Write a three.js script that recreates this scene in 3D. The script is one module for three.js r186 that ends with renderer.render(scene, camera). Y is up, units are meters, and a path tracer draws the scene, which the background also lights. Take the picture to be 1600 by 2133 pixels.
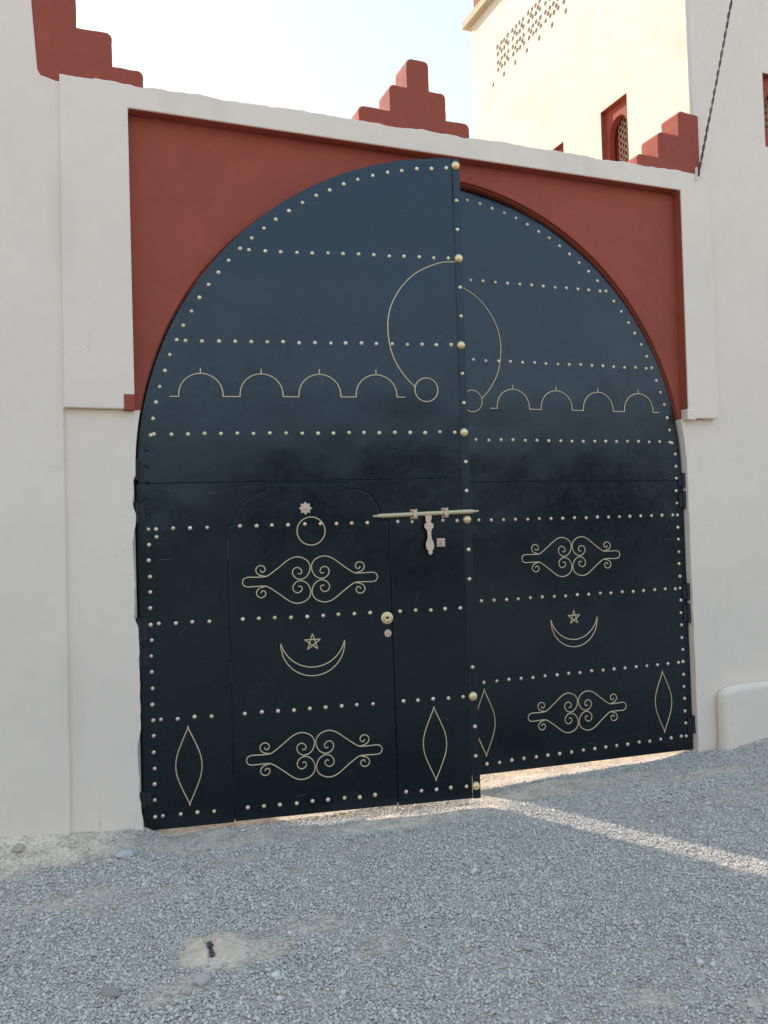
import * as THREE from 'three';
import { mergeGeometries, mergeVertices, toCreasedNormals } from 'three/addons/utils/BufferGeometryUtils.js';

// ---------------------------------------------------------------- camera, sky, sun, exposure
const scene = new THREE.Scene();
const camera = new THREE.PerspectiveCamera(62.99, 0.75, 0.05, 900);
camera.position.set(-2.36, 1.601, 4.71);
{
  const f = new THREE.Vector3(0.378991, 0.025511, -0.92504865), r = new THREE.Vector3(0.92519655, -0.03142379, 0.37818499);
  const u = new THREE.Vector3().crossVectors(r, f).normalize();
  camera.quaternion.setFromRotationMatrix(new THREE.Matrix4().makeBasis(r, u, f.clone().negate()));
}
const sm = (t) => t * t * (3 - 2 * t);
const SUN_EL = 28 * Math.PI / 180;
const sunDir = new THREE.Vector3(-0.395 * Math.cos(SUN_EL), Math.sin(SUN_EL), -0.919 * Math.cos(SUN_EL)).normalize();
function skyColour(x, y, z) {
  const e = Math.max(y, 0), ang = Math.acos(Math.min(1, Math.max(-1, x * sunDir.x + y * sunDir.y + z * sunDir.z)));
  const t = Math.pow(e, 0.42), far = sm(Math.min(1, Math.max(0, (ang - 0.6) / 1.3)));   // bluest well away from the sun
  const hor = [1.22, 1.03, 0.84], near = [0.31, 0.48, 0.58], away = [0.37, 0.68, 1.06], warm = [1.0, 0.97, 0.9];
  const g = 2.8 * Math.exp(-ang / 0.2);
  return [0, 1, 2].map((i) => y < 0 ? 0.32 : hor[i] * (1 - t) + (near[i] * (1 - far) + away[i] * far) * t + g * warm[i]);
}
{
  const W = 512, H = 256, d = new Float32Array(W * H * 4);
  for (let j = 0; j < H; j++) for (let i = 0; i < W; i++) {
    const la = ((j + 0.5) / H - 0.5) * Math.PI, lo = ((i + 0.5) / W - 0.5) * 2 * Math.PI;
    const c = skyColour(Math.cos(la) * Math.cos(lo), Math.sin(la), Math.cos(la) * Math.sin(lo));
    d.set([c[0], c[1], c[2], 1], (j * W + i) * 4);
  }
  const t = new THREE.DataTexture(d, W, H, THREE.RGBAFormat, THREE.FloatType);
  t.mapping = THREE.EquirectangularReflectionMapping; t.magFilter = THREE.LinearFilter; t.minFilter = THREE.LinearFilter;
  t.colorSpace = THREE.LinearSRGBColorSpace; t.needsUpdate = true;
  scene.background = t; scene.environment = t;
}
const sun = new THREE.DirectionalLight(new THREE.Color().setRGB(1.0, 0.925, 0.82), 3.8);
sun.shadow.radius = 2; sun.position.copy(sunDir).multiplyScalar(40); sun.castShadow = true;
sun.shadow.camera.left = -14; sun.shadow.camera.right = 14; sun.shadow.camera.top = 14; sun.shadow.camera.bottom = -14; sun.shadow.camera.far = 90;
sun.shadow.mapSize.set(2048, 2048);
scene.add(sun); scene.add(sun.target);
const renderer = new THREE.WebGLRenderer({ antialias: true });
renderer.toneMapping = THREE.LinearToneMapping;
renderer.toneMappingExposure = 1.5;
renderer.shadowMap.enabled = true;

// ---------------------------------------------------------------- helpers
let seed = 12345;
const rnd = () => { seed |= 0; seed = seed + 0x6D2B79F5 | 0; let t = Math.imul(seed ^ seed >>> 15, 1 | seed); t = t + Math.imul(t ^ t >>> 7, 61 | t) ^ t; return ((t ^ t >>> 14) >>> 0) / 4294967296; };
const rr = (a, b) => a + (b - a) * rnd();
const hash = (i, j, s) => { let h = Math.imul(i, 374761393) + Math.imul(j, 668265263) + Math.imul(s, 1274126177) | 0; h = Math.imul(h ^ h >>> 13, 1274126177); return ((h ^ h >>> 16) >>> 0) / 4294967296; };
const sstep = (a, b, x) => sm(Math.min(1, Math.max(0, (x - a) / (b - a))));
function vnoise(x, y, s, per) {           // value noise, tileable with period per (cells) if given
  let i = Math.floor(x), j = Math.floor(y); const fx = sm(x - i), fy = sm(y - j);
  let i1 = i + 1, j1 = j + 1;
  if (per) { i = ((i % per) + per) % per; i1 = ((i1 % per) + per) % per; j = ((j % per) + per) % per; j1 = ((j1 % per) + per) % per; }
  const a = hash(i, j, s), b = hash(i1, j, s), c = hash(i, j1, s), e = hash(i1, j1, s);
  return a + (b - a) * fx + (c - a) * fy + (a - b - c + e) * fx * fy;
}
function fbm(x, y, s, oct, per) { let v = 0, a = 0.5, n = 0; for (let o = 0; o < oct; o++) { v += a * vnoise(x, y, s + o, per); n += a; a *= 0.5; x *= 2; y *= 2; if (per) per *= 2; } return v / n; }
function tex(N, fn, srgb) {
  const d = new Uint8Array(N * N * 4);
  for (let j = 0; j < N; j++) for (let i = 0; i < N; i++) { const c = fn(i / N, j / N); for (let k = 0; k < 3; k++) d[(j * N + i) * 4 + k] = Math.max(0, Math.min(255, Math.round(c[k] * 255))); d[(j * N + i) * 4 + 3] = 255; }
  const t = new THREE.DataTexture(d, N, N); t.wrapS = t.wrapT = THREE.RepeatWrapping; t.magFilter = THREE.LinearFilter; t.minFilter = THREE.LinearMipmapLinearFilter; t.generateMipmaps = true;
  if (srgb) t.colorSpace = THREE.SRGBColorSpace; t.needsUpdate = true; return t;
}
const toS = (c) => c <= 0.0031308 ? 12.92 * c : 1.055 * Math.pow(c, 1 / 2.4) - 0.055;
const lin = (r, g, b) => new THREE.Color().setRGB(r, g, b);
function boxUV(g, s = 1) {                 // uv in metres by dominant normal
  if (g.index) g = g.toNonIndexed(); g.computeVertexNormals();
  const p = g.attributes.position, n = p.count, uv = new Float32Array(n * 2);
  const a = new THREE.Vector3(), b = new THREE.Vector3(), c = new THREE.Vector3(), nn = new THREE.Vector3();
  for (let t = 0; t < n; t += 3) {
    a.fromBufferAttribute(p, t); b.fromBufferAttribute(p, t + 1); c.fromBufferAttribute(p, t + 2);
    nn.crossVectors(b.clone().sub(a), c.clone().sub(a));
    const ax = Math.abs(nn.x), ay = Math.abs(nn.y), az = Math.abs(nn.z);
    [a, b, c].forEach((v, k) => { const q = az >= ax && az >= ay ? [v.x, v.y] : ax >= ay ? [v.z, v.y] : [v.x, v.z]; uv[(t + k) * 2] = q[0] / s; uv[(t + k) * 2 + 1] = q[1] / s; });
  }
  g.setAttribute('uv', new THREE.BufferAttribute(uv, 2)); return g;
}
const names = {};
function numbered(n) { const k = names[n] = (names[n] ?? -1) + 1; return k ? `${n}_${String(k).padStart(3, '0')}` : n; }
function mesh(name, geo, mat, parent) { const m = new THREE.Mesh(geo, mat); m.castShadow = m.receiveShadow = true; m.name = parent ? name : numbered(name); (parent ?? scene).add(m); return m; }
function thing(name, label, category, pos = [0, 0, 0], group) { const g = new THREE.Group(); g.name = numbered(name); g.position.set(...pos); g.userData = { label, category }; if (group) g.userData.group = group; scene.add(g); return g; }
function tag(o, label, category, group) { o.userData.label = label; o.userData.category = category; if (group) o.userData.group = group; return o; }
function poly(pts) { const s = new THREE.Shape(); pts.forEach(([x, y], i) => i ? s.lineTo(x, y) : s.moveTo(x, y)); s.closePath(); return s; }
function extr(shape, z0, z1, bevel = 0, seg = 24, round = 2) {
  const b = bevel; const g = new THREE.ExtrudeGeometry(shape, { depth: z1 - z0 - 2 * b, bevelEnabled: b > 0, bevelSize: b, bevelThickness: b, bevelOffset: -b, bevelSegments: round, curveSegments: seg });
  g.translate(0, 0, z0 + b); return g;
}
function bx(x0, x1, y0, y1, z0, z1, bevel = 0) { return extr(poly([[x0, y0], [x1, y0], [x1, y1], [x0, y1]]), z0, z1, bevel); }
function tube(pts, r, closed = false, seg) { const c = new THREE.CatmullRomCurve3(pts.map((p) => new THREE.Vector3(p[0], p[1], p[2] ?? 0)), closed, 'centripetal'); return new THREE.TubeGeometry(c, seg ?? pts.length * 4, r, 6, closed); }
function bar(a, b, r, sides = 6) { const A = new THREE.Vector3(...a), B = new THREE.Vector3(...b), d = B.clone().sub(A), g = new THREE.CylinderGeometry(r, r, d.length(), sides); g.applyQuaternion(new THREE.Quaternion().setFromUnitVectors(new THREE.Vector3(0, 1, 0), d.normalize())); const m = A.add(B).multiplyScalar(0.5); g.translate(m.x, m.y, m.z); return g; }
const merge = (l) => mergeGeometries(l.map((g) => { const q = g.index ? g.toNonIndexed() : g; for (const k of Object.keys(q.attributes)) if (!['position', 'normal', 'uv'].includes(k)) q.deleteAttribute(k); return q; }));

// ---------------------------------------------------------------- materials
const plasterTex = tex(1024, (u, v) => {   // 2.5 m tile
  const a = fbm(u * 5, v * 5, 3, 5, 5), b = fbm(u * 40, v * 40, 9, 3, 40), c = fbm(u * 9, v * 3, 21, 4, 3 * 3);
  const pit = fbm(u * 90, v * 90, 13, 2, 90); const k = 0.968 + 0.09 * (a - 0.5) + 0.04 * (b - 0.5) - 0.045 * sstep(0.6, 0.78, c) - 0.1 * sstep(0.83, 0.9, pit) * sstep(0.52, 0.62, a);
  return [toS(Math.min(1, k * 0.985)), toS(Math.min(1, k * 0.955)), toS(Math.min(1, k * 0.90))].map((q) => q);
}, true);
const plasterBump = tex(1024, (u, v) => { const h = 0.5 + 0.9 * (fbm(u * 6, v * 6, 31, 4, 6) - 0.5) + 0.35 * (fbm(u * 60, v * 60, 37, 3, 60) - 0.5); return [h, h, h]; });
const towerTex = tex(1024, (u, v) => {   // weathered limewash: grey rubbed patches, fine grain; base colour darkened against sunlit overexposure
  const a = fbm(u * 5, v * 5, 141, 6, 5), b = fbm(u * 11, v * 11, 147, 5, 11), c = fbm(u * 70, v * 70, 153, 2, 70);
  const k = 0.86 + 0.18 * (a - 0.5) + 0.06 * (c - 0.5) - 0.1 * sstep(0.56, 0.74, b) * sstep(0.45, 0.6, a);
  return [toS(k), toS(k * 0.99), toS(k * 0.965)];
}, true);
const redTex = tex(1024, (u, v) => {
  const a = fbm(u * 6, v * 6, 51, 5, 6), b = fbm(u * 50, v * 50, 57, 3, 50);
  const d = fbm(u * 14, v * 3, 61, 4, 1) - 0.5, k = 0.92 + 0.26 * (a - 0.5) + 0.12 * (b - 0.5) + 0.1 * d;
  return [toS(0.98 * k), toS(0.98 * k), toS(0.98 * k)];
}, true);
function rep(t, s) { const c = t.clone(); c.repeat.set(1 / s, 1 / s); c.needsUpdate = true; return c; }
const pT = rep(plasterTex, 2.5), pB = rep(plasterBump, 2.5), rT = rep(redTex, 2.2);
const white = new THREE.MeshStandardMaterial({ color: lin(0.86, 0.745, 0.65), map: pT, bumpMap: pB, bumpScale: 0.003, roughness: 0.92 });
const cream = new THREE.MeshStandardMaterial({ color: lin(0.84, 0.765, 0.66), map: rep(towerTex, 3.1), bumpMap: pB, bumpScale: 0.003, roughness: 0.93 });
const red = new THREE.MeshStandardMaterial({ color: lin(0.36, 0.074, 0.040), map: rT, bumpMap: pB, bumpScale: 0.006, roughness: 0.85 });
const mortar = new THREE.MeshStandardMaterial({ color: lin(0.6, 0.55, 0.49), map: rT, bumpMap: pB, bumpScale: 0.02, roughness: 0.97 });
const trim = new THREE.MeshStandardMaterial({ color: lin(0.55, 0.47, 0.33), map: rT, roughness: 0.9 });
// gate paint: slopes of the buckled sheet as a normal map (4.2 m tile)
const sheetNormal = (() => {
  const N = 512, hh = new Float32Array(N * N);
  for (let j = 0; j < N; j++) for (let i = 0; i < N; i++) hh[j * N + i] = 0.75 * fbm(i / N * 6, j / N * 6, 71, 2, 6) + 0.05 * fbm(i / N * 24, j / N * 24, 77, 2, 24);
  return tex(N, (u, v) => { const i = Math.round(u * N) % N, j = Math.round(v * N) % N; const dx = hh[j * N + (i + 1) % N] - hh[j * N + (i + N - 1) % N], dy = hh[((j + 1) % N) * N + i] - hh[((j + N - 1) % N) * N + i]; return [0.5 - dx * 14, 0.5 - dy * 14, 1]; });
})();
const paintRough = tex(512, (u, v) => { const h = 0.24 + 0.16 * (fbm(u * 8, v * 8, 91, 4, 8) - 0.5) + 0.1 * (fbm(u * 64, v * 64, 95, 2, 64) - 0.5); return [h, h, h]; });
const nM = rep(sheetNormal, 2.1), pR = rep(paintRough, 1.7);
const paintTex = (() => {   // sparse scratches and dusty rub marks, 4.2 m tile
  const N = 1024, m = new Float32Array(N * N);
  const dot = (x, y, v) => { const i = ((Math.round(x) % N) + N) % N, j = ((Math.round(y) % N) + N) % N; m[j * N + i] = Math.max(m[j * N + i], v); };
  for (let k = 0; k < 150; k++) { let x = rnd() * N, y = rnd() * N; const flat = rnd() < 0.7, a = flat ? rr(-0.12, 0.12) : rr(0, 6.28), L = rr(4, 26), v = rr(0.04, 0.2); for (let t = 0; t < L; t += 0.5) dot(x + Math.cos(a) * t, y + Math.sin(a) * t, v * Math.sin(Math.PI * t / L)); }
  for (let k = 0; k < 60; k++) { const cx = rnd() * N, cy = rnd() * N; for (let q = 0; q < 14; q++) dot(cx + rr(-9, 9), cy + rr(-7, 7), rr(0.03, 0.14)); }
  const B = [0.0034, 0.0044, 0.0068].map((c) => c / 0.3);
  return tex(N, (u, v) => { const q = m[Math.round(v * N) % N * N + Math.round(u * N) % N], d = 0.9 + 0.3 * (fbm(u * 20, v * 20, 99, 3, 20) - 0.5); return B.map((c) => toS(c * d + q)); }, true);
})();
const paint = new THREE.MeshPhysicalMaterial({ color: lin(0.3, 0.3, 0.3), map: rep(paintTex, 4.2), roughness: 1, roughnessMap: pR, normalMap: nM, normalScale: new THREE.Vector2(0.055, 0.055), ior: 1.64, specularColor: lin(0.62, 0.84, 1.0) });
const paintFlat = new THREE.MeshPhysicalMaterial({ color: lin(0.0034, 0.0044, 0.0068), roughness: 0.36, ior: 1.64, specularColor: lin(0.62, 0.84, 1.0) });
const brass = new THREE.MeshStandardMaterial({ color: lin(0.83, 0.69, 0.47), metalness: 0.6, roughness: 0.32 });
const brassSet = [brass, new THREE.MeshStandardMaterial({ color: lin(0.76, 0.62, 0.4), metalness: 0.6, roughness: 0.36 }), new THREE.MeshStandardMaterial({ color: lin(0.84, 0.71, 0.5), metalness: 0.55, roughness: 0.4 })];
const brassBig = new THREE.MeshStandardMaterial({ color: lin(0.8, 0.63, 0.33), metalness: 0.6, roughness: 0.36 });
const wire = new THREE.MeshStandardMaterial({ color: lin(0.7, 0.56, 0.34), metalness: 0.45, roughness: 0.42 });
const boltMetal = new THREE.MeshStandardMaterial({ color: lin(0.62, 0.5, 0.31), metalness: 0.45, roughness: 0.45 });
const rosy = new THREE.MeshStandardMaterial({ color: lin(0.68, 0.5, 0.37), metalness: 0.4, roughness: 0.45 });
const darkIron = new THREE.MeshStandardMaterial({ color: lin(0.03, 0.03, 0.035), metalness: 0.3, roughness: 0.55 });

// ---------------------------------------------------------------- ground
const patches = [ // x, z, rx, rz, strength: bare dusty earth between the gravel
  [-2.45, 0.2, 0.6, 0.2, 1], [-1.55, 0.22, 0.45, 0.2, 0.75], [-0.65, 0.36, 0.5, 0.13, 1], [-0.2, 0.4, 0.4, 0.12, 0.8], [-1.1, 0.3, 0.4, 0.12, 0.7],
  [0.5, 0.24, 0.6, 0.18, 1], [1.05, 0.3, 0.55, 0.15, 0.85], [1.45, 0.5, 0.55, 0.12, 0.8], [-1.76, 1.4, 0.17, 0.2, 1.1], [-1.6, 1.46, 0.16, 0.12, 0.8], [-1.29, 0.81, 0.16, 0.07, 0.6],
  [-1.37, 1.36, 0.25, 0.12, 0.5], [-2.25, 0.68, 0.3, 0.1, 0.5], [-1.95, 1.62, 0.14, 0.1, 0.7], [-1.15, 1.62, 0.2, 0.1, 0.35], [-0.45, 2.35, 0.12, 0.07, 0.5], [-0.2, 2.55, 0.1, 0.06, 0.5], [0.9, 1.1, 0.5, 0.2, 0.15], [-2.0, 0.75, 0.35, 0.12, 0.35], [-0.9, 0.62, 0.3, 0.1, 0.4], [-0.95, 1.15, 0.3, 0.1, 0.3], [0.15, 0.95, 0.3, 0.12, 0.3], [-0.75, 1.9, 0.3, 0.12, 0.28], [-1.6, 1.85, 0.25, 0.1, 0.25], [0.7, 1.7, 0.3, 0.15, 0.3], [1.5, 0.9, 0.4, 0.12, 0.4], [-1.55, 0.55, 0.3, 0.08, 0.4],
];
const bare = (x, z) => {
  let b = z < 0.03 ? 0.9 : 0;
  const wx = x + 0.16 * (fbm(x * 5, z * 5, 201, 3) - 0.5), wz = z + 0.16 * (fbm(x * 5, z * 5, 207, 3) - 0.5);
  for (const [px, pz, rx, rz, s] of patches) { const d = Math.hypot((wx - px) / rx, (wz - pz) / rz); b = Math.max(b, s * (1 - sstep(0.55, 1.15, d))); }
  return Math.min(1, b);
};
function gh(x, z) {
  let h = -0.006 + 0.02 * (fbm(x * 1.3 + 7, z * 1.3, 301, 3) - 0.5) + 0.008 * (fbm(x * 7, z * 7, 305, 2) - 0.5);
  h += (0.09 + 0.075 * sstep(-1.9, -2.6, x)) * sstep(-1.72, -1.98, x) * Math.exp(-Math.max(0, z - 0.04) / 0.34) * (z < -0.3 ? 0 : 1);
  h += 0.05 * sstep(2.0, 2.5, x) * Math.exp(-Math.max(0, z - 0.2) / 0.35) * (z < -0.3 ? 0 : 1);
  h -= 0.022 * sstep(-1.5, -0.8, x) * (1 - sstep(1.5, 1.85, x)) * Math.exp(-((z - 0.02) ** 2) / 0.08);
  h += 0.03 * Math.exp(-(((x + 1.76) / 0.13) ** 2 + ((z - 1.4) / 0.13) ** 2));
  h += 0.018 * sstep(0.0, 1.0, Math.exp(-((z - 0.75) ** 2) / 0.05)) * sstep(0.4, 1.2, x);
  const far = sstep(6, 20, Math.hypot(x, z)); return h * (1 - far);
}
{
  const lines = (a, b, st, lim) => { const l = []; for (let q = a; q <= b + 1e-6; q += st) l.push(q); let s = st; while (l[l.length - 1] < lim) { s *= 1.35; l.push(l[l.length - 1] + s); } s = st; while (l[0] > -lim) { s *= 1.35; l.unshift(l[0] - s); } return l; };
  const X = lines(-4, 4, 0.03, 500), Z = lines(-0.6, 4.4, 0.03, 500), nx = X.length, nz = Z.length;
  const pos = new Float32Array(nx * nz * 3), col = new Float32Array(nx * nz * 3), uv = new Float32Array(nx * nz * 2), idx = [];
  for (let j = 0; j < nz; j++) for (let i = 0; i < nx; i++) {
    const k = j * nx + i, x = X[i], z = Z[j]; pos.set([x, gh(x, z), z], k * 3); uv.set([x, z], k * 2);
    const b = bare(x, z), n = fbm(x * 4, z * 4, 401, 4), m = fbm(x * 14, z * 14, 405, 3);
    const q = 0.85 + 0.3 * (m - 0.5), w = Math.min(1, b * 0.8 + 0.25 * n);
    col.set([(0.6 + 0.36 * w) * q, (0.51 + 0.25 * w) * q, (0.43 + 0.15 * w) * q], k * 3);
  }
  for (let j = 0; j < nz - 1; j++) for (let i = 0; i < nx - 1; i++) { const a = j * nx + i, b = a + 1, c = a + nx, d = c + 1; idx.push(a, c, b, b, c, d); }
  const g = new THREE.BufferGeometry(); g.setAttribute('position', new THREE.BufferAttribute(pos, 3)); g.setAttribute('color', new THREE.BufferAttribute(col, 3)); g.setAttribute('uv', new THREE.BufferAttribute(uv, 2)); g.setIndex(idx); g.computeVertexNormals();
  const gt = rep(tex(1024, (u, v) => { const a = fbm(u * 30, v * 30, 411, 3, 30), b = fbm(u * 170, v * 170, 415, 2, 170); const k = 0.62 + 0.5 * (a - 0.5) + 0.75 * (b - 0.5); return [toS(k + 0.22), toS(k + 0.215), toS(k + 0.21)]; }, true), 1.6);
  const gb = rep(tex(1024, (u, v) => { const h = 0.5 + 0.4 * (fbm(u * 30, v * 30, 421, 3, 30) - 0.5) + 0.8 * (fbm(u * 170, v * 170, 425, 2, 170) - 0.5); return [h, h, h]; }), 1.6);
  const o = mesh('ground', g, new THREE.MeshStandardMaterial({ vertexColors: true, map: gt, bumpMap: gb, bumpScale: 0.008, roughness: 0.97 })); o.userData.kind = 'structure';
}
// gravel: crushed stones, nobody could count them
{
  const variants = [];
  for (let v = 0; v < 5; v++) {
    const g = mergeVertices((() => { const q = new THREE.IcosahedronGeometry(1, 0); q.deleteAttribute('normal'); q.deleteAttribute('uv'); return q; })());
    const p = g.attributes.position; for (let i = 0; i < p.count; i++) { const s = rr(0.62, 1.2); p.setXYZ(i, p.getX(i) * s * 1.15, p.getY(i) * s * 0.72, p.getZ(i) * s * 0.95); }
    const f = g.toNonIndexed(); f.computeVertexNormals(); variants.push(f);
  }
  const lists = variants.map(() => []);
  const add = (x, z, r, y) => lists[Math.floor(rnd() * 5)].push([x, y, z, r]);
  const cell = 0.0093;
  for (let z = 0.02; z < 4.3; z += cell) for (let x = -3.3; x < 3.0; x += cell) {
    // keep to what the lens, or one a step aside, can see
    const dz = 4.71 - z; if (z > 3.0 || x > -1.2 + 1.35 * dz || x < -2.9 - 0.35 * dz) continue;
    if (z > 2.2 && rnd() < 0.25) continue;
    const px = x + rr(-0.6, 0.6) * cell, pz = z + rr(-0.6, 0.6) * cell;
    if (pz < 0.06 && Math.abs(px) > 1.88) continue;
    const b = bare(px, pz);
    if (rnd() < b * 0.93 + 0.02) continue;
    const fine = fbm(px * 1.7, pz * 1.7, 451, 3); let r = (0.0035 + 0.0046 * Math.pow(rnd(), 1.9)) * (0.8 + 0.4 * fine); const big = rnd(); if (big < 0.02) r *= 1.6; else if (big < 0.024) r *= 2.4; if (b > 0.3) r *= 0.75;
    add(px, pz, r, gh(px, pz) + r * rr(-0.1, 1.0));
  }
  const gravel = new THREE.Group(); gravel.name = 'gravel'; gravel.userData = { kind: 'stuff', label: 'blue grey crushed stone gravel spread in front of the gate', category: 'gravel' }; scene.add(gravel);
  const gm = new THREE.MeshStandardMaterial({ color: 0xffffff, roughness: 0.9 });
  const M = new THREE.Matrix4(), q = new THREE.Quaternion(), e = new THREE.Euler(), c = new THREE.Color();
  lists.forEach((l, v) => {
    const im = new THREE.InstancedMesh(variants[v], gm, l.length); im.name = 'stones'; im.castShadow = im.receiveShadow = true; im.userData.kind = 'stuff';
    l.forEach(([x, y, z, r], i) => {
      e.set(rr(-0.5, 0.5), rr(0, 6.28), rr(-0.5, 0.5)); q.setFromEuler(e);
      M.compose(new THREE.Vector3(x, y, z), q, new THREE.Vector3(r, r, r)); im.setMatrixAt(i, M);
      let k = 0.37 + 0.27 * rnd(); const t = rnd();
      if (t < 0.035) c.setRGB(k * 1.22, k * 1.04, k * 0.8); else if (t < 0.045) c.setRGB(0.72, 0.68, 0.62); else c.setRGB(k * 1.13, k * 1.02, k * 0.905);
      im.setColorAt(i, c);
    });
    gravel.add(im);
  });
  console.log('stones', lists.map((l) => l.length).join(' '));
}

// ---------------------------------------------------------------- gateway wall
const beamTop = (x) => 4.068 + (x + 2.22) / 4.4 * 0.045, beamBot = (x) => 3.939 + (x + 1.9) / 3.8 * 0.034;
const wall = thing('gateway_wall', 'white plastered gateway wall with red spandrels and stepped red merlons around the gate', 'wall');
{
  const CY = 1.955, SPL = 2.307, SPR = 2.345;
  const ring = (R, ya, yb) => { // spandrel shape: rectangle minus disc, two pieces joined over the crown
    const s = new THREE.Shape(); const aL = Math.asin((ya - CY) / R), aR = Math.asin((yb - CY) / R);
    s.moveTo(-1.8845, ya); s.lineTo(-1.8845, beamBot(-1.88)); s.lineTo(1.8845, beamBot(1.88)); s.lineTo(1.8845, yb);
    const xr = Math.min(1.884, R * Math.cos(aR)); s.lineTo(xr - 0.0005, yb);
    const N = 72; for (let i = 0; i <= N; i++) { const a = aR + (Math.PI - aL - aR) * i / N, X = R * Math.cos(a), Y = CY + R * Math.sin(a); if (Math.abs(X) < 1.8838) s.lineTo(X, Y); }
    s.closePath(); return s;
  };
  mesh('arch_core', boxUV(extr(ring(1.882, SPL, SPR), -0.26, -0.001)), red, wall);
  mesh('spandrel_panel', boxUV(extr(ring(1.89, SPL, SPR), 0.0, 0.022, 0.006)), red, wall);
  const jit = (x, s, a) => a * (fbm(x * 6, s, s, 3) - 0.5) + a * 0.6 * (fbm(x * 23, s, s + 5, 2) - 0.5);
  // stop rim added behind the leaves to block sun leaks along jambs and arch
  { const o = new THREE.Shape(), N = 60; o.moveTo(-1.8885, -0.2); o.lineTo(-1.8885, CY); for (let i = 0; i <= N; i++) { const a = Math.PI - Math.PI * i / N; o.lineTo(1.8815 * Math.cos(a), CY + 1.8815 * Math.sin(a)); } o.lineTo(1.8885, -0.2); o.lineTo(1.80, -0.2); for (let i = N; i >= 0; i--) { const a = Math.PI - Math.PI * i / N; o.lineTo(1.80 * Math.cos(a), CY + 1.80 * Math.sin(a)); } o.lineTo(-1.80, -0.2); o.closePath(); mesh('light_stop_rim', extr(o, -0.16, -0.12), darkIron, wall); }
  // beam with a hand-trowelled top edge
  const bp = [[-2.24, SPL], [-1.888, SPL], [-1.888, beamBot(-1.888)], [1.888, beamBot(1.888)], [1.876, SPR], [2.15, SPR + 0.004]];
  for (let x = 2.15; x >= -2.236; x -= 0.02) bp.push([x, beamTop(x) + jit(x, 501, 0.02)]);
  mesh('surround', boxUV(extr(poly(bp), -0.26, 0.095, 0.006)), white, wall);
  // painted red linings of the recess
  mesh('recess_lining', boxUV(extr(poly([[-1.88, beamBot(-1.88) - 0.004], [1.87, beamBot(1.87) - 0.004], [1.87, beamBot(1.87) - 0.0005], [-1.88, beamBot(-1.88) - 0.0005]]), 0.023, 0.09)), red, wall);
  mesh('recess_lining', boxUV(extr(poly([[1.871, SPR + 0.07], [1.8755, SPR + 0.07], [1.8865, beamBot(1.88) - 0.005], [1.882, beamBot(1.88) - 0.005]]), 0.023, 0.088)), red, wall);
  // lower pilasters; the inner edge follows the arch, the left one is chipped
  const inner = (sgn, top) => { const l = []; for (let i = 0; i <= 12; i++) { const y = CY + (top - CY) * i / 12; l.push([sgn * Math.min(1.889, Math.sqrt(Math.max(0, 1.889 ** 2 - (y - CY) ** 2))), y]); } return l; };
  {
    const p = [[-2.33, -0.3]]; const chip = (y) => 0.019 * (sstep(1.12, 1.2, y) * (1 - sstep(1.62, 1.7, y)) + sstep(0.1, 0.2, y) * (1 - sstep(0.5, 0.62, y)) + 0.7 * sstep(1.74, 1.8, y) * (1 - sstep(2.02, 2.1, y))) * (0.35 + fbm(y * 16, 3, 511, 3)) + 0.006 * fbm(y * 30, 7, 515, 2);
    for (let y = -0.3; y < CY - 0.02; y += 0.022) p.push([-1.889 - chip(y), y]);
    p.push(...inner(-1, SPL - 0.001)); p.push([-2.33, SPL - 0.001]);
    mesh('lower_pilaster', boxUV(extr(poly(p), -0.02, 0.058, 0.005)), white, wall);
    mesh('mortar_core', boxUV(extr(poly([[-2.32, -0.3], [-1.891, -0.3], [-1.891, CY], ...inner(-1, SPL - 0.001).map(([x, y]) => [x - 0.004, y]).slice(1), [-2.32, SPL - 0.001]]), -0.26, -0.0205)), mortar, wall);
  }
  {
    const p = [[2.10, -0.3], [2.15, SPR - 0.001]]; const l = inner(1, SPR - 0.001).reverse(); p.push(...l); for (let y = CY - 0.05; y > -0.3; y -= 0.05) p.push([1.889 + 0.006 * (fbm(y * 9, 2, 521, 2) - 0.5), y]); p.push([1.889, -0.3]);
    mesh('lower_pilaster', boxUV(extr(poly(p), -0.26, 0.045, 0.005)), white, wall);
  }
  mesh('impost', boxUV(bx(-1.944, -1.8885, 2.3, 2.386, 0.05, 0.0985, 0.004)), red, wall);
  mesh('impost', boxUV(bx(1.862, 1.938, 2.335, 2.408, 0.05, 0.1005, 0.006)), white, wall);
  // merlons
  function merlon(tiers, y0, clipL, clipR, zf = 0.083) { // tiers: [xl, xr, top]
    const r = 0.026, pts = [];
    pts.push([tiers[0][0], y0]);
    tiers.forEach(([xl, , t], i) => { if (clipL && i < tiers.length && xl <= clipL) { pts.push([xl, t]); return; } pts.push([xl, t - r], [xl + r * 0.3, t - r * 0.3], [xl + r, t + 0.002]); if (tiers[i + 1]) pts.push([tiers[i + 1][0], t + 0.004 * (rnd() - 0.5)]); });
    for (let i = tiers.length - 1; i >= 0; i--) { const [, xr, t] = tiers[i]; if (clipR && xr >= clipR) { pts.push([xr, t - 0.01]); continue; } pts.push([xr - r, t + 0.002], [xr - r * 0.3, t - r * 0.3], [xr, t - r]); if (tiers[i - 1]) pts.push([xr + 0.003 * (rnd() - 0.5), tiers[i - 1][2] + 0.003 * (rnd() - 0.5)]); }
    pts.push([tiers[0][1], y0]);
    const out = []; for (const p of pts) if (!out.length || Math.hypot(p[0] - out[out.length - 1][0], p[1] - out[out.length - 1][1]) > 0.001) out.push(p);
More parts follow.
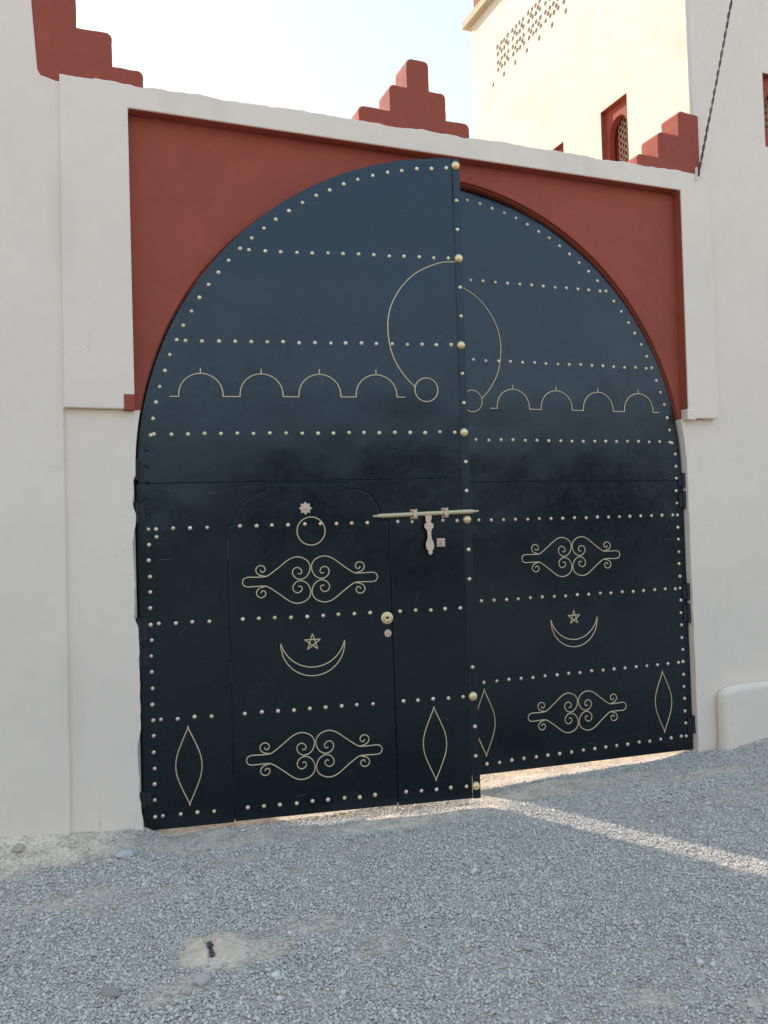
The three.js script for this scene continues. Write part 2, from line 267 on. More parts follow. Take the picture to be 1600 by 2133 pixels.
    const fin = []; out.forEach((p, i) => { fin.push(p); const q = out[(i + 1) % out.length], L = Math.hypot(q[0] - p[0], q[1] - p[1]); const n = Math.floor(L / 0.035); for (let t = 1; t < n; t++) fin.push([p[0] + (q[0] - p[0]) * t / n + rr(-0.0022, 0.0022), p[1] + (q[1] - p[1]) * t / n + rr(-0.0022, 0.0022)]); });
    return boxUV(extr(poly(fin), -0.105, zf, 0.011));
  }
  mesh('merlon', merlon([[-0.545, 0.206, 4.185], [-0.338, 0.044, 4.352], [-0.217, -0.068, 4.535]], 4.02), red, wall);
  mesh('merlon', merlon([[-2.345, -1.798, 4.168], [-2.356, -1.958, 4.348], [-2.368, -2.139, 4.53]], 4.0, -2.3, 0, 0.068), red, wall);
  mesh('merlon', merlon([[1.527, 2.088, 4.192], [1.716, 2.087, 4.374], [1.905, 2.086, 4.555]], 4.04, 0, 2.08), red, wall);
}

// ---------------------------------------------------------------- building on the left
{
  const b = thing('white_building', 'tall plain white plastered building against the stepped half merlon', 'building');
  mesh('wall', boxUV(extr(poly([[-9, -0.3], [-2.2545, -0.3], [-2.243, 2.3], [-2.2, 2.31], [-2.2, 4.036], [-2.25, 4.034], [-2.29, 4.045], [-2.322, 4.052], [-2.336, 4.08], [-2.353, 4.35], [-2.372, 4.7], [-2.40, 6.6], [-9, 6.6]]), -2.6, 0.076, 0.008)), white, b);
}
// ---------------------------------------------------------------- minaret tower on the right
{
  const t = thing('minaret_tower', 'square cream plastered minaret with pierced screen and small red windows', 'tower');
  const X = 2.05, ZF = 0.04, ZB = -3.12, TOP = 7.07;
  // the side wall is drawn in (-z, y) and turned to face left
  const s = poly([[-ZF, -0.3], [-ZB, -0.3], [-ZB, TOP], [-ZF, TOP]]);
  const hole = (z, y, r, n = 8, tall = 1.25) => { const h = new THREE.Path(); for (let i = 0; i < n; i++) { const a = i / n * 6.2832; const px = -z + r * Math.cos(a), py = y + r * tall * Math.sin(a); i ? h.lineTo(px, py) : h.moveTo(px, py); } h.closePath(); s.holes.push(h); };
  const zc = (z) => -1.409 + (z + 1.34) * 1.0117, yc = (y) => 1.6 + (y - 1.6) * 1.0114;
  for (let c = 0; c < 8; c++) for (let r = 0; r < 2; r++) {
    const z0 = -2.512 + c * 0.287, y0 = 6.486 - r * 0.158;
    for (const [dz, dy] of [[0, 0], [0.072, 0], [0.13, 0], [0.2, 0], [0.042, -0.037], [0.168, -0.041], [0, -0.078], [0.074, -0.079], [0.128, -0.08], [0.2, -0.079]]) hole(zc(z0 + dz + rr(-0.004, 0.004)), yc(y0 + dy + rr(-0.003, 0.003)), 0.0252 * rr(0.92, 1.03), 8, 1.0);
  }
  for (let c = 0; c < 12; c++) hole(zc(-2.62 + c * 0.213), yc(6.151), 0.023, 8, 1.2);
  const wins = [[-0.981, -0.642], [-1.86, -1.521]];
  for (const [z0, z1] of wins) { const h = new THREE.Path(); h.moveTo(-z0, 4.2); h.lineTo(-z0, 5.076); h.lineTo(-z1, 5.076); h.lineTo(-z1, 4.2); h.closePath(); s.holes.push(h); }
  const g = new THREE.ExtrudeGeometry(s, { depth: 0.035, bevelEnabled: false }); g.rotateY(Math.PI / 2); g.translate(X, 0, 0);
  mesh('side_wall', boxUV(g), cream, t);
  mesh('inner_wall', boxUV(bx(X + 0.5, X + 0.56, 3, TOP - 0.1, ZB + 0.1, ZF - 0.32)), mortar, t);
  const fw = poly([[X + 0.0355, -0.3], [5.2, -0.3], [5.2, TOP], [X + 0.0355, TOP]]);
  { const h = new THREE.Path(); h.moveTo(2.772, 4.44); h.lineTo(2.772, 5.012); h.lineTo(3.13, 5.012); h.lineTo(3.13, 4.44); h.closePath(); fw.holes.push(h); }
  mesh('front_wall', boxUV(extr(fw, ZF - 0.3, ZF)), white, t);
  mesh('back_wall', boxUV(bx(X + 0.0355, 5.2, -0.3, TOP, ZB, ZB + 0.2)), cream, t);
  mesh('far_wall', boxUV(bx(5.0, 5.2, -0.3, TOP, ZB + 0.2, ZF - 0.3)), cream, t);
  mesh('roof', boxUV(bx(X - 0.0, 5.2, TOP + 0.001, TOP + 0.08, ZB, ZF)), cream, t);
  mesh('cornice', boxUV(bx(X - 0.075, 5.27, TOP + 0.0, TOP + 0.0 + 0.075, ZB - 0.075, ZF + 0.075).translate(0, -0.02, 0)), trim, t).visible = true;
  t.remove(t.children.find((c) => c.name === 'roof'));
  mesh('parapet', boxUV(bx(X + 0.02, 5.18, TOP + 0.056, TOP + 1.1, ZB + 0.03, ZF - 0.02)), red, t);
  // recessed windows: square red niche, deeper pointed arch, lattice
  const niche = (w, h0, h1, place) => {
    const hw = w / 2, out = poly([[-hw, h0], [hw, h0], [hw, h1], [-hw, h1]]);
    const ah = new THREE.Path(), aw = hw * 0.74, sy = h1 - 0.3, ty = h1 - 0.1; ah.moveTo(-aw, h0 + 0.16); for (let i = 0; i <= 8; i++) { const k = i / 8; ah.lineTo(-aw * Math.cos(k * Math.PI / 2) ** 0.8 * (1), sy + (ty - sy) * Math.sin(k * Math.PI / 2)); } for (let i = 7; i >= 0; i--) { const k = i / 8; ah.lineTo(aw * Math.cos(k * Math.PI / 2) ** 0.8, sy + (ty - sy) * Math.sin(k * Math.PI / 2)); } ah.lineTo(aw, h0 + 0.16); ah.closePath(); out.holes.push(ah);
    const win = place('window', boxUV(extr(out, -0.1, -0.045)), red, t);
    // reveal painted red, four thin slabs inside the opening
    place('reveal', boxUV(merge([bx(-hw, -hw + 0.004, h0, h1, -0.045, -0.003), bx(hw - 0.004, hw, h0, h1, -0.045, -0.003), bx(-hw + 0.004, hw - 0.004, h1 - 0.004, h1, -0.045, -0.003)])), red, win);
    place('back_panel', boxUV(bx(-hw, hw, h0, h1, -0.15, -0.135)), red, win);
    const bars = []; for (let y = h0 + 0.2; y < ty; y += 0.055) bars.push(new THREE.TorusGeometry(0.024, 0.005, 5, 10).translate(-aw * 0.5, y, -0.115), new THREE.TorusGeometry(0.024, 0.005, 5, 10).translate(0, y, -0.115), new THREE.TorusGeometry(0.024, 0.005, 5, 10).translate(aw * 0.5, y, -0.115));
    place('lattice', merge(bars), trim, win);
    return win;
  };
  const side = (zm) => (n, geo, m, par) => { geo.rotateY(-Math.PI / 2); geo.translate(X, 0, zm); return mesh(n, geo, m, par); };
  for (const [z0, z1] of wins) niche(z1 - z0 - 0.001, 4.2, 5.0755, side((z0 + z1) / 2));
  niche(0.357, 4.4405, 5.0115, (n, geo, m, par) => { geo.translate(2.951, 0, ZF); return mesh(n, geo, m, par); });
  // low rendered plinth at the foot
  const pl = []; for (let i = 0; i <= 10; i++) pl.push(i);
  mesh('plinth', boxUV(extr(poly([[2.045, -0.3], [4.9, -0.3], [4.9, 0.44], [2.6, 0.447], [2.45, 0.438], [2.3, 0.44], [2.16, 0.434], [2.09, 0.418], [2.062, 0.39], [2.05, 0.34]]), 0.0405, 0.13, 0.044, 24, 6)), white, t);
}

// ---------------------------------------------------------------- the gate leaves
const S6 = 0.52 / 6, UH = 0.0904, V0 = 0.105, CU = 1.7808, CV = 1.955, RL = 1.873, RS = 1.812;
const dome = (r, f = 0.85) => { const g = new THREE.SphereGeometry(r, 10, 4, 0, Math.PI * 2, 0, Math.PI / 2); g.rotateX(Math.PI / 2); g.scale(1, 1, f); return g; };
const studG = dome(0.012), studBig = dome(0.027, 0.8);
const ornament = { scroll: null };
function scrollPaths() {
  const half = [[-0.385, 0], [-0.378, 0.018], [-0.36, 0.026], [-0.32, 0.026], [-0.262, 0.026], [-0.244, 0.031], [-0.19, 0.068], [-0.132, 0.112], [-0.105, 0.126], [-0.077, 0.131], [-0.045, 0.124], [-0.018, 0.106], [-0.0045, 0.078], [-0.008, 0.046], [-0.026, 0.018], [-0.056, 0.0042], [-0.085, 0.011], [-0.104, 0.036], [-0.1, 0.06], [-0.079, 0.072], [-0.058, 0.062], [-0.052, 0.044], [-0.062, 0.033], [-0.074, 0.038]];
  const small = [[-0.25, 0.0275], [-0.272, 0.031], [-0.298, 0.042], [-0.309, 0.062], [-0.303, 0.08], [-0.284, 0.09], [-0.264, 0.083], [-0.257, 0.066], [-0.266, 0.053], [-0.28, 0.054], [-0.284, 0.065]];
  const l = [];
  for (const sx of [1, -1]) for (const sy of [1, -1]) for (const p of [half, small]) l.push(p.map(([x, y]) => [x * sx, y * sy]));
  return l;
}
const WR = 0.0033;
const scrollG = merge(scrollPaths().map((p) => tube(p.map(([x, y]) => [x, y, WR * 0.8]), WR, false, p.length * 3)));
const arcPts = (cx, cy, R, a0, a1, n) => Array.from({ length: n + 1 }, (_, i) => { const a = a0 + (a1 - a0) * i / n; return [cx + R * Math.cos(a), cy + R * Math.sin(a), WR * 0.8]; });
const crescentG = (() => { const o = arcPts(0, 0.98 - 0.98, 0.1815, Math.PI * 0.985 + 0.1 - 0.1, Math.PI * 2.015, 24); const t0 = o[0], t1 = o[24]; const R = 0.187, cy = t0[1] + Math.sqrt(Math.max(0, R * R - t0[0] * t0[0])); const b = Math.asin((t0[1] - cy) / R); return merge([tube(o, WR, false, 48), tube(arcPts(0, cy, R, Math.PI - b, 2 * Math.PI + b, 24), WR, false, 48)]); })();
const starG = (() => { const l = []; for (let i = 0; i < 5; i++) { const a = Math.PI / 2 + i * 2 * Math.PI / 5, b = Math.PI / 2 + (i + 2) * 2 * Math.PI / 5; l.push(bar([0.048 * Math.cos(a), 0.048 * Math.sin(a), WR * 0.8], [0.048 * Math.cos(b), 0.048 * Math.sin(b), WR * 0.8], WR)); } return merge(l); })();
const lensG = (() => { const l = []; for (const s of [1, -1]) l.push(tube([[-0.003 * s, 0.216], [0.004 * s, 0.198], [0.04 * s, 0.118], [0.063 * s, 0.055], [0.07 * s, 0], [0.063 * s, -0.055], [0.04 * s, -0.118], [0.004 * s, -0.198], [-0.003 * s, -0.214]].map(([x, y]) => [x, y, WR * 0.8]), WR)); return merge(l); })();
const ringG = new THREE.TorusGeometry(0.08, WR, 6, 40).translate(0, 0, WR * 0.8);
const arcadeG = (() => {
  const pts = [[0.088, 2.393]], l = []; const a0 = [0.137, 0.472, 0.803, 1.134], w = 0.242;
  a0.forEach((x) => { pts.push([x, 2.393]); for (let i = 0; i <= 12; i++) { const a = Math.PI - Math.PI * i / 12; pts.push([x + w / 2 + w / 2 * Math.cos(a), 2.405 + 0.118 * Math.sin(a)]); } pts.push([x + w, 2.393]); l.push(bar([x + w / 2, 2.521, WR * 0.8], [x + w / 2, 2.552, WR * 0.8], WR * 0.9)); });
  pts.push([1.425, 2.393]);
  for (let i = 0; i < pts.length - 1; i++) l.push(bar([...pts[i], WR * 0.8], [...pts[i + 1], WR * 0.8], WR, 6));
  return merge(l);
})();
const bigCurveG = merge([tube([[1.758, 3.204], [1.68, 3.198], [1.6, 3.172], [1.522, 3.133], [1.46, 3.083], [1.411, 3.026], [1.375, 2.967], [1.351, 2.912], [1.338, 2.856], [1.334, 2.8], [1.337, 2.74], [1.346, 2.683], [1.373, 2.603], [1.426, 2.518], [1.488, 2.452]].map((p) => [...p, WR * 0.8]), WR), new THREE.TorusGeometry(0.07, WR, 6, 36).translate(1.555, 2.437, WR * 0.8)]);
const rosetteG = (() => { const s = new THREE.Shape(); for (let i = 0; i <= 64; i++) { const a = i / 64 * 6.2832, r = 0.0315 + 0.0055 * Math.cos(8 * a); i ? s.lineTo(r * Math.cos(a), r * Math.sin(a)) : s.moveTo(r * Math.cos(a), r * Math.sin(a)); } return s; })();

function makeLeaf(left) {
  const sg = left ? 1 : -1;                      // the right leaf is the mirror image
  const g = thing('gate_leaf', left ? 'dark navy metal gate leaf with wicket door, bolt and lock, swung slightly outward' : 'dark navy metal gate leaf without a wicket door, hung on the pilaster beside the tower', 'gate');
  g.position.set(left ? -1.7808 : 1.7808, 0, 0); g.rotation.y = (left ? -10.28 : -1.64) * Math.PI / 180;
  const flip = (geo) => { if (left) return geo; const q = (geo.index ? geo.toNonIndexed() : geo.clone()); q.scale(-1, 1, 1); const p = q.attributes; for (const k of Object.keys(p)) { const A = p[k], n = A.itemSize; for (let t = 0; t < A.count; t += 3) for (let c = 0; c < n; c++) { const x = A.array[(t + 1) * n + c]; A.array[(t + 1) * n + c] = A.array[(t + 2) * n + c]; A.array[(t + 2) * n + c] = x; } } if (q.attributes.normal) { const N = q.attributes.normal; /* scale() already mirrored the normals */ } return q; };
  const part = (n, geo, m, par = g) => mesh(n, flip(geo), m, par);
  const UE = left ? 1.7565 : 1.752, UB = -0.1, VS = 1.915;      // sheet edge, hinge edge, seam height
  const vb = (u) => left ? 0.032 : 0.004 + 0.022 * (u + 0.1);
  // upper sheet: arch outline
  const up = [[UB + 0.014, VS]]; for (let i = 0; i <= 60; i++) { const a = Math.PI - (Math.PI / 2) * i / 60, u = CU + RL * Math.cos(a), v = CV + RL * Math.sin(a); if (v > VS + 0.005 && u < UE - 0.001) up.push([u, v]); } up.push([UE, CV + Math.sqrt(RL ** 2 - (CU - UE) ** 2)]); up.push([UE, VS]);
  part('upper_sheet', boxUV(extr(poly(up), -0.013, 0.0, 0.0022)), paint);
  // lower sheet
  const lo = poly([[UB, vb(UB)], [UE, vb(UE)], [UE, VS - 0.003], [UB, VS - 0.003]]);
  const wk = [[0.385, 0.05], [1.303, 0.05], [1.303, 1.671], [1.258, 1.673], [1.256, 1.712], [1.243, 1.752], [1.217, 1.798], [1.186, 1.832], [1.15, 1.852], [1.112, 1.858], [1.07, 1.858], [1.07, 1.896], [0.609, 1.899], [0.609, 1.857], [0.57, 1.848], [0.534, 1.833], [0.498, 1.808], [0.466, 1.775], [0.44, 1.728], [0.425, 1.697], [0.421, 1.67], [0.385, 1.668]];
  if (left) { // notch open at the bottom so the door reaches the ground line
    const q = [[UB, vb(0)], [0.3822, vb(0)], ...wk.slice().reverse().slice(0, 0)];
    const o = [[UB, vb(0)], [0.378, vb(0)]]; // hinge side, then up round the door
    const rev = wk.slice(2).reverse(); rev.forEach(([u, v], i) => { const du = u < 0.84 ? -0.007 : 0.007; o.push([u + du, v + 0.007]); });
    o.push([1.31, vb(0)], [UE, vb(0)], [UE, VS - 0.003], [UB, VS - 0.003]);
    part('lower_sheet', boxUV(extr(poly(o), -0.0135, -0.001, 0.0022)), paint);
  } else part('lower_sheet', boxUV(extr(lo, -0.013, -0.004)), paint);
  // frame behind
  const back = [[UB + 0.006, vb(0) + 0.012], [UE - 0.004, vb(UE) + 0.012], [UE - 0.004, CV + Math.sqrt((RL - 0.006) ** 2 - (CU - UE) ** 2)]]; for (let i = 60; i >= 0; i--) { const a = Math.PI - (Math.PI / 2) * i / 60, u = CU + (RL - 0.006) * Math.cos(a), v = CV + (RL - 0.006) * Math.sin(a); if (v > VS && u < UE - 0.006) back.push([u, v]); }
  part('frame', boxUV(extr(poly(back), -0.045, -0.0145)), paintFlat);
  let door = null;
  if (left) {
    const d = wk.map(([u, v], i) => [u, i < 2 ? 0.036 : v]);
    door = part('wicket_door', boxUV(extr(poly(d), -0.0138, -0.0004, 0.0022)), paint);
    door.userData.label = 'small wicket door with shouldered arched head';
  }
  const stud = (u, v, big, m, par = g, z = 0) => { const s = new THREE.Mesh(big ? studBig : studG, m ?? (big ? brassBig : brassSet[Math.floor(rnd() * 3)])); s.castShadow = s.receiveShadow = true; s.name = big ? 'boss' : 'stud'; const j = 0.0028; s.position.set(sg * (u + rr(-j, j)), v + rr(-j, j), z + 0.0002); const k = rr(0.93, 1.06); s.scale.set(k, k, 1); par.add(s); return s; };
  const inDoor = (j) => j >= 5 && j <= 13;
  for (let k = 0; k < 7; k++) {
    const v = V0 + 0.52 * k; const j0 = k < 5 ? 0 : k === 5 ? 2 : 6, j1 = left ? 19 : 18;
    for (let j = j0; j <= j1; j++) {
      if (left && k < 4) { if (j === 4 || j === 14) continue; if (inDoor(j)) { stud(j * UH, v, false, null, door, -0.0004); continue; } }
      stud(j * UH, v, false, null, g, v < VS ? -0.004 : 0);
    }
  }
  const dark = paintFlat;
  for (let i = 0; i <= 23; i++) { const v = V0 + i * S6; if (v > 2.13) break; const dk = left && v > 1.70; stud(-0.042, v, false, dk ? dark : null, g, v < VS ? -0.004 : 0); }
  for (let i = 0; i <= 28; i++) { const a = (7.13 + 2.895 * i) * Math.PI / 180, u = CU - RS * Math.cos(a), v = CV + RS * Math.sin(a); if (u < UE - 0.02) stud(u, v); }
  if (left) stud(0.0, 1.62, false, null, g, -0.004);
  // overlap bar with bosses
  if (left) {
    part('overlap_bar', bx(1.7595, 1.8045, 0.03, 3.826, -0.01, 0.0035, 0.0012), paintFlat);
    for (const k of [0, 1, 3, 4, 5, 6, 7]) stud(1.778, V0 + 0.52 * k + (k === 7 ? 0.04 : 0), true, null, g, 0.0034);
    for (let k = 0; k < 7; k++) for (const f of [1 / 3, 2 / 3]) { if (k === 1 && f > 0.5) continue; stud(1.781, V0 + 0.52 * (k + f), false, null, g, 0.0034); }
  }
  // wrought ornaments
  const orn = (n, geo, u, v, m = wire, par = g, z = 0) => { const o = mesh(n, flip(geo), m, par); o.position.set(sg * u, v, z); return o; };
  const dz = -0.004;
  if (left) {
    orn('scrollwork', scrollG, 0.842, 1.352, wire, door); orn('scrollwork', scrollG, 0.838, 0.364, wire, door);
    orn('crescent', crescentG, 0.842, 0.99, wire, door); orn('star', starG, 0.84, 0.998, wire, door);
    orn('ring', ringG, 0.85, 1.627, wire, door);
    orn('rosette', (() => { const q = extr(rosetteG, 0, 0.01, 0.002); return merge([q, new THREE.SphereGeometry(0.011, 10, 6).scale(1, 1, 0.7).translate(0, 0, 0.01)]); })(), 0.821, 1.757, rosy, door);
  } else {
    orn('scrollwork', scrollG, 0.845, 1.405, wire, g, dz); orn('scrollwork', scrollG, 0.84, 0.366, wire, g, dz);
    orn('crescent', crescentG, 0.845, 0.982, wire, g, dz); orn('star', starG, 0.847, 0.997, wire, g, dz);
  }
  orn('lens_ornament', lensG, 0.142, 0.363, wire, g, dz); orn('lens_ornament', lensG, 1.538, 0.368, wire, g, dz);
  orn('arcade_ornament', arcadeG, 0, 0); orn('horseshoe_ornament', bigCurveG, 0, 0);
  // hinges: barrel knuckles on the hinge edge
  const knuckles = left ? [[1.935, 2.05], [1.70, 1.815], [1.05, 1.185], [0.913, 1.03], [0.165, 0.245]] : [[1.86, 1.965], [1.71, 1.835], [1.06, 1.18], [0.9, 1.035], [0.12, 0.243]];
  for (const [a, b] of knuckles) { const h = part('hinge', merge([new THREE.CylinderGeometry(0.0145, 0.0145, b - a, 12).translate(-0.103, (a + b) / 2, 0.006), bx(-0.1, -0.06, a + 0.01, b - 0.01, -0.0005, 0.004, 0.001)]), darkIron); }
  if (left) {
    for (const [a, b] of [[1.481, 1.591], [0.8, 0.91], [0.2, 0.29]]) part('hinge', new THREE.CylinderGeometry(0.0075, 0.0075, b - a, 10).translate(0.3835, (a + b) / 2, 0.004), paintFlat, door);
    // bolt
    const prof = [[0, -0.32], [0.006, -0.318], [0.006, -0.298], [0.0095, -0.29], [0.0128, -0.27], [0.0128, 0.27], [0.0105, 0.285], [0.006, 0.292], [0.006, 0.318], [0, 0.32]].map(([x, y]) => new THREE.Vector2(x, y));
    const bg = new THREE.LatheGeometry(prof, 14); bg.rotateZ(-Math.PI / 2);
    const bolt = mesh('sliding_bolt', bg, boltMetal, g); bolt.position.set(1.525, 1.708, 0.026); bolt.rotation.z = 0.022;
    for (const du of [-0.07, 0.118]) { const q = merge([bx(-0.021, 0.021, -0.028, 0.028, -0.027, -0.022, 0.001), bx(-0.011, 0.011, -0.021, 0.021, -0.022, 0.0165, 0.003), bx(-0.019, -0.012, 0.018, 0.03, -0.024, -0.014, 0.001), bx(0.012, 0.019, 0.018, 0.03, -0.024, -0.014, 0.001)]); q.translate(du, 0, 0); mesh('guide', q, rosy, bolt); }
    // hasp hanging from the bolt
    const hs = poly([[-0.019, 0.115], [0.019, 0.115], [0.019, 0.083], [0.013, 0.076], [0.0135, 0.062], [0.0265, 0.055], [0.027, 0.034], [0.014, 0.022], [0.011, -0.005], [0.012, -0.03], [0.022, -0.05], [0.0245, -0.07], [0.021, -0.09], [0.012, -0.1], [0.0125, -0.113], [0.004, -0.124], [-0.004, -0.124], [-0.0125, -0.113], [-0.012, -0.1], [-0.021, -0.09], [-0.0245, -0.07], [-0.022, -0.05], [-0.012, -0.03], [-0.011, -0.005], [-0.014, 0.022], [-0.027, 0.034], [-0.0265, 0.055], [-0.0135, 0.062], [-0.013, 0.076], [-0.019, 0.083]]);
    const eye = new THREE.Path(); eye.absellipse(0, -0.069, 0.009, 0.021, 0, 6.2832); hs.holes.push(eye);
    const hasp = mesh('hasp', extr(hs, -0.003, 0.003, 0.0012), rosy, g); hasp.position.set(1.536, 1.592, 0.034); hasp.rotation.x = -0.03; hasp.rotation.z = 0.015;
    const st = mesh('staple_plate', merge([(() => { const s = new THREE.Shape(); for (let i = 0; i <= 48; i++) { const a = i / 48 * 6.2832, r = 0.0275 + 0.004 * Math.cos(4 * a + Math.PI) + 0.0025 * Math.cos(8 * a); i ? s.lineTo(r * Math.cos(a), r * Math.sin(a)) : s.moveTo(r * Math.cos(a), r * Math.sin(a)); } return extr(s, 0, 0.005, 0.001); })(), new THREE.TorusGeometry(0.011, 0.0045, 8, 16).rotateY(Math.PI / 2).translate(0, 0, 0.01)]), rosy, g); st.position.set(1.613, 1.537, -0.001);
    // lock escutcheon with a cylinder hole, and a key rosette below it
    const lp = [[0.007, 0.002], [0.008, 0.012], [0.016, 0.0125], [0.018, 0.01], [0.026, 0.0105], [0.033, 0.008], [0.036, 0.002], [0.036, 0]].map(([x, y]) => new THREE.Vector2(x, y));
    const lk = mesh('lock', new THREE.LatheGeometry(lp, 28).rotateX(Math.PI / 2), brassBig, door); lk.position.set(1.276, 1.112, 0);
    const hub = mesh('keyhole', new THREE.CylinderGeometry(0.0072, 0.0072, 0.004, 14).rotateX(Math.PI / 2), paintFlat, door); hub.position.set(1.276, 1.112, 0.002);
    const kr = mesh('key_rosette', merge([extr((() => { const s = new THREE.Shape(); for (let i = 0; i <= 48; i++) { const a = i / 48 * 6.2832, r = 0.021 + 0.002 * Math.cos(8 * a); i ? s.lineTo(r * Math.cos(a), r * Math.sin(a)) : s.moveTo(r * Math.cos(a), r * Math.sin(a)); } return s; })(), 0, 0.006, 0.0015), new THREE.TorusGeometry(0.009, 0.003, 6, 14).translate(0, 0, 0.006)]), rosy, door); kr.position.set(1.277, 1.024, 0);
    // leftover bolt holes in the upper sheet, stood in for by dark domes
    for (const [u, v] of [[1.361, 2.097], [1.408, 2.099], [1.364, 2.052], [1.408, 2.056], [1.631, 2.103], [1.675, 2.102], [1.635, 2.054], [1.683, 2.058], [1.609, 1.94], [1.65, 1.94]]) { const o = mesh('bolt_hole', dome(0.0072, 0.5), paintFlat, g); o.position.set(u, v, 0.0002); }
  }
  return g;
}
makeLeaf(true);
makeLeaf(false);

// ---------------------------------------------------------------- cable
{
  const a = new THREE.Vector3(2.035, 4.085, 0.11), b = new THREE.Vector3(2.31, 6.2, 0.5);
  const N = 90, l = [[], []];
  for (let i = 0; i <= N; i++) { const t = i / N, p = a.clone().lerp(b, t); p.y -= 0.1 * t * (1 - t); for (let k = 0; k < 2; k++) { const w = i * 1.15 + k * Math.PI; l[k].push([p.x + 0.0055 * Math.cos(w), p.y, p.z + 0.0055 * Math.sin(w)]); } }
  const cable = thing('cable', 'twisted black electric cable rising from the wall top in front of the tower', 'cable');
  mesh('strand', tube(l[0], 0.0048, false, 260), darkIron, cable); mesh('strand', tube(l[1], 0.0048, false, 260), new THREE.MeshStandardMaterial({ color: lin(0.12, 0.12, 0.12), roughness: 0.6 }), cable);
  mesh('clamp', boxUV(bx(2.022, 2.036, 4.06, 4.15, 0.094, 0.112, 0.003)), white, cable);
}

// ---------------------------------------------------------------- loose stones and the iron stop
function rockGeo(s, sq = [1, 0.6, 0.8]) { seed = s; const g = mergeVertices((() => { const q = new THREE.IcosahedronGeometry(1, 2); q.deleteAttribute('normal'); q.deleteAttribute('uv'); return q; })()); const p = g.attributes.position; const pl = Array.from({ length: 9 }, () => new THREE.Vector3(rr(-1, 1), rr(-1, 1), rr(-1, 1)).normalize()); const v = new THREE.Vector3(); for (let i = 0; i < p.count; i++) { v.fromBufferAttribute(p, i); let k = 1; for (const n of pl) { const d = v.dot(n); if (d > 0.68) k = Math.min(k, 0.72 / d); } k *= rr(0.96, 1.03); p.setXYZ(i, v.x * k * sq[0], v.y * k * sq[1], v.z * k * sq[2]); } return boxUV(toCreasedNormals(g, 0.5)); }
{
  const list = [
    [-2.013, 0.334, 0.04, [0.64, 0.6, 0.58], 'flat pale stone on the gravel in front of the wall corner'],
    [-2.493, 0.17, 0.034, [0.5, 0.44, 0.34], 'tan stone lying under the plain white building wall'],
    [-2.237, 0.636, 0.016, [0.72, 0.72, 0.7], 'small bright white pebble on the gravel'],
    [-2.13, 0.47, 0.02, [0.62, 0.6, 0.58], 'small whitish stone beside the flat pale stone'],
    [-2.166, 1.545, 0.036, [0.4, 0.35, 0.28], 'weathered brown sandstone lump on the gravel near the mortar patch'],
    [-1.86, 1.60, 0.034, [0.56, 0.5, 0.43], 'pale chip of broken mortar beside the iron stop'],
    [-1.92, 1.64, 0.026, [0.56, 0.5, 0.43], 'cream mortar crumb at the edge of the dirt patch'],
    [-0.93, 0.68, 0.018, [0.55, 0.5, 0.42], 'small tan stone on a brown patch before the wicket'],
    [-1.62, 1.2, 0.017, [0.56, 0.56, 0.54], 'rounded light grey stone behind the mortar patch'],
    [-2.33, 0.8, 0.015, [0.68, 0.68, 0.66], 'tiny white stone in the gravel by the building'],
  ];
  list.forEach(([x, z, r, c, label], i) => { const o = mesh('stone', rockGeo(900 + i, [r * 1.15, r * 0.6, r * 0.85]), new THREE.MeshStandardMaterial({ color: lin(...c), map: rT, bumpMap: pB, bumpScale: 0.01, roughness: 0.94 })); o.position.set(x, gh(x, z) + r * 0.3, z); o.rotation.y = i * 1.3; tag(o, label, 'stone'); });
  const cx = -1.79, cz = 1.41, s = thing('iron_stop', 'dark iron piece set in a pale lump of dried mortar among the gravel', 'gate stop', [cx, gh(cx, cz), cz]);
  const N = 56, g = new THREE.PlaneGeometry(0.44, 0.4, N, N); g.rotateX(-Math.PI / 2); const p = g.attributes.position;
  for (let i = 0; i < p.count; i++) { const x = p.getX(i), z = p.getZ(i); const r = Math.hypot((x - 0.02) / 0.17, z / 0.14) + 0.7 * (fbm(x * 16 + 5, z * 16, 611, 4) - 0.5); let y = 0.034 * (1 - sstep(0.35, 1.05, r)) * (0.75 + 0.5 * fbm(x * 30, z * 30, 617, 3)) - 0.014 + 0.008 * (fbm(x * 60, z * 60, 621, 2) - 0.5); const gx = x + 0.05 * z; y -= 0.024 * Math.exp(-((gx / 0.016) ** 2)) * (1 - sstep(0.07, 0.11, Math.abs(z))); y += 0.006 * Math.exp(-(((gx + 0.026) / 0.008) ** 2)) * (1 - sstep(0.09, 0.12, Math.abs(z))); p.setY(i, y + gh(cx + x, cz + z) - gh(cx, cz)); }
  mesh('mortar_lump', boxUV(g), new THREE.MeshStandardMaterial({ color: lin(0.8, 0.63, 0.48), map: rep(redTex, 0.35), bumpMap: rep(plasterBump, 0.3), bumpScale: 0.012, roughness: 0.97 }), s);
  const ir = merge([bx(-0.007, 0.008, -0.008, 0.008, -0.06, 0.05, 0.003), new THREE.TorusGeometry(0.011, 0.0035, 6, 14, Math.PI).rotateY(0.4).translate(0.001, 0.01, -0.004), bx(-0.013, 0.015, -0.008, 0.016, -0.012, -0.004, 0.002)]); ir.rotateY(-0.05); ir.translate(0, -0.003, 0.01);
  mesh('iron_catch', ir, new THREE.MeshStandardMaterial({ color: lin(0.09, 0.085, 0.08), metalness: 0.2, roughness: 0.7 }), s);
}

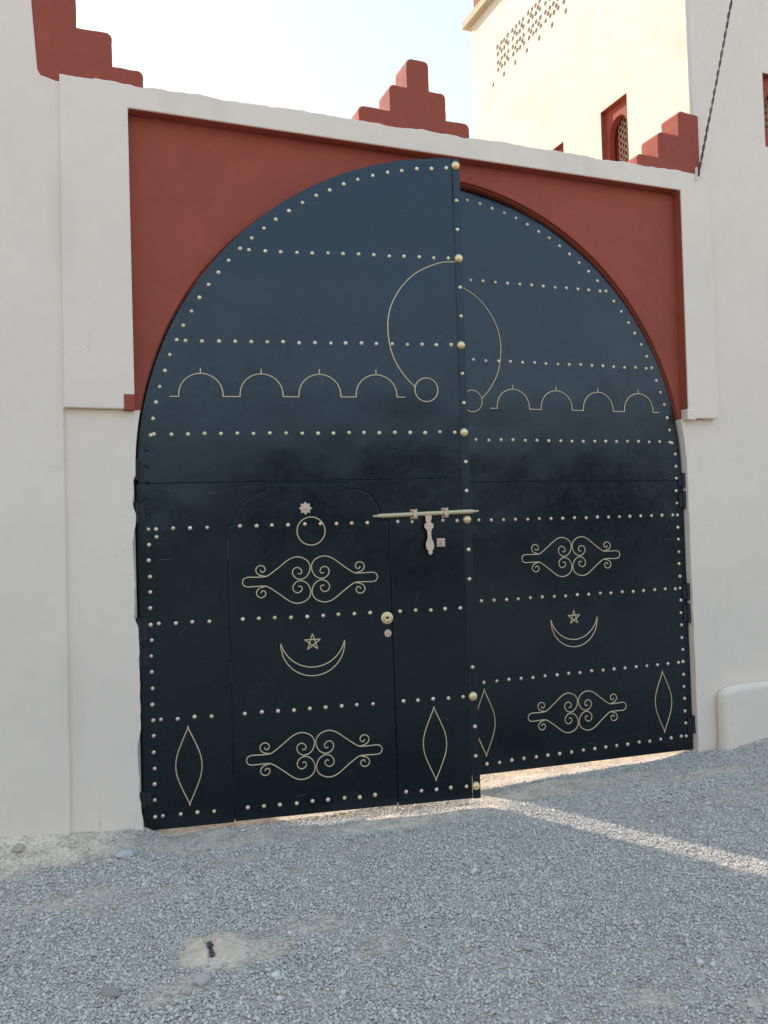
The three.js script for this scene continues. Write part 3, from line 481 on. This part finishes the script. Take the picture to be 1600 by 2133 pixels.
// ---------------------------------------------------------------- trees across the street, mirrored as the dark band in the gate paint
{
  const bark = new THREE.MeshStandardMaterial({ color: lin(0.1, 0.075, 0.055), roughness: 0.95 });
  const leaf = new THREE.MeshStandardMaterial({ color: lin(0.045, 0.065, 0.035), roughness: 0.8, side: THREE.DoubleSide });
  const spec = [[-9, 13, 1.1, 'first bushy street tree opposite the building'], [-5.4, 12.4, 0.95, 'low bushy tree opposite the white building'], [-2.0, 13.2, 1.05, 'bushy tree standing opposite the gate'], [1.5, 12.6, 1.15, 'widest bushy tree opposite the gate'], [5.2, 13.1, 1.0, 'bushy tree opposite the tower'], [8.8, 12.7, 1.1, 'bushy tree opposite the far end of the tower'], [12.4, 13.2, 1.2, 'tall bushy tree beyond the tower across the street'], [16, 12.6, 1.1, 'last bushy tree along the street beyond the tower']];
  spec.forEach(([x, z, k, label], n) => {
    seed = 4000 + n * 17; const t = thing('street_tree', label, 'tree', [x, 0, z], 'trees across the street');
    const limbs = [bar([0, -0.1, 0], [0.04, 1.2 * k, 0.02], 0.09, 8)]; for (let i = 0; i < 6; i++) { const a = i * 1.05 + rr(-0.2, 0.2); limbs.push(bar([0.04, rr(0.7, 1.15) * k, 0.02], [Math.cos(a) * 0.9, rr(1.5, 2.3) * k, Math.sin(a) * 0.9], 0.035, 6)); }
    mesh('trunk', merge(limbs), bark, t);
    const pos = []; const lobes = Array.from({ length: 18 }, () => { const a = rr(0, 6.28), q = Math.sqrt(rnd()) * 1.6; return [Math.cos(a) * q, rr(0.7, 3.1) * k, Math.sin(a) * q, rr(0.6, 1.0)]; });
    for (let i = 0; i < 6500; i++) { const L = lobes[Math.floor(rnd() * 18)], d = new THREE.Vector3(rr(-1, 1), rr(-1, 1), rr(-1, 1)); if (d.length() > 1) { i--; continue; } d.multiplyScalar(L[3]); const c = new THREE.Vector3(L[0], L[1], L[2]).add(d); const a = new THREE.Vector3(rr(-1, 1), rr(-1, 1), rr(-1, 1)).normalize().multiplyScalar(0.11), b = new THREE.Vector3(rr(-1, 1), rr(-1, 1), rr(-1, 1)).normalize().multiplyScalar(0.055); const P = [c.clone().sub(a), c.clone().add(b), c.clone().add(a), c.clone().sub(b)]; for (const q of [0, 1, 2, 0, 2, 3]) pos.push(P[q].x, P[q].y, P[q].z); }
    const g = new THREE.BufferGeometry(); g.setAttribute('position', new THREE.Float32BufferAttribute(pos, 3)); g.computeVertexNormals(); mesh('crown', g, leaf, t);
  });
}
renderer.render(scene, camera);
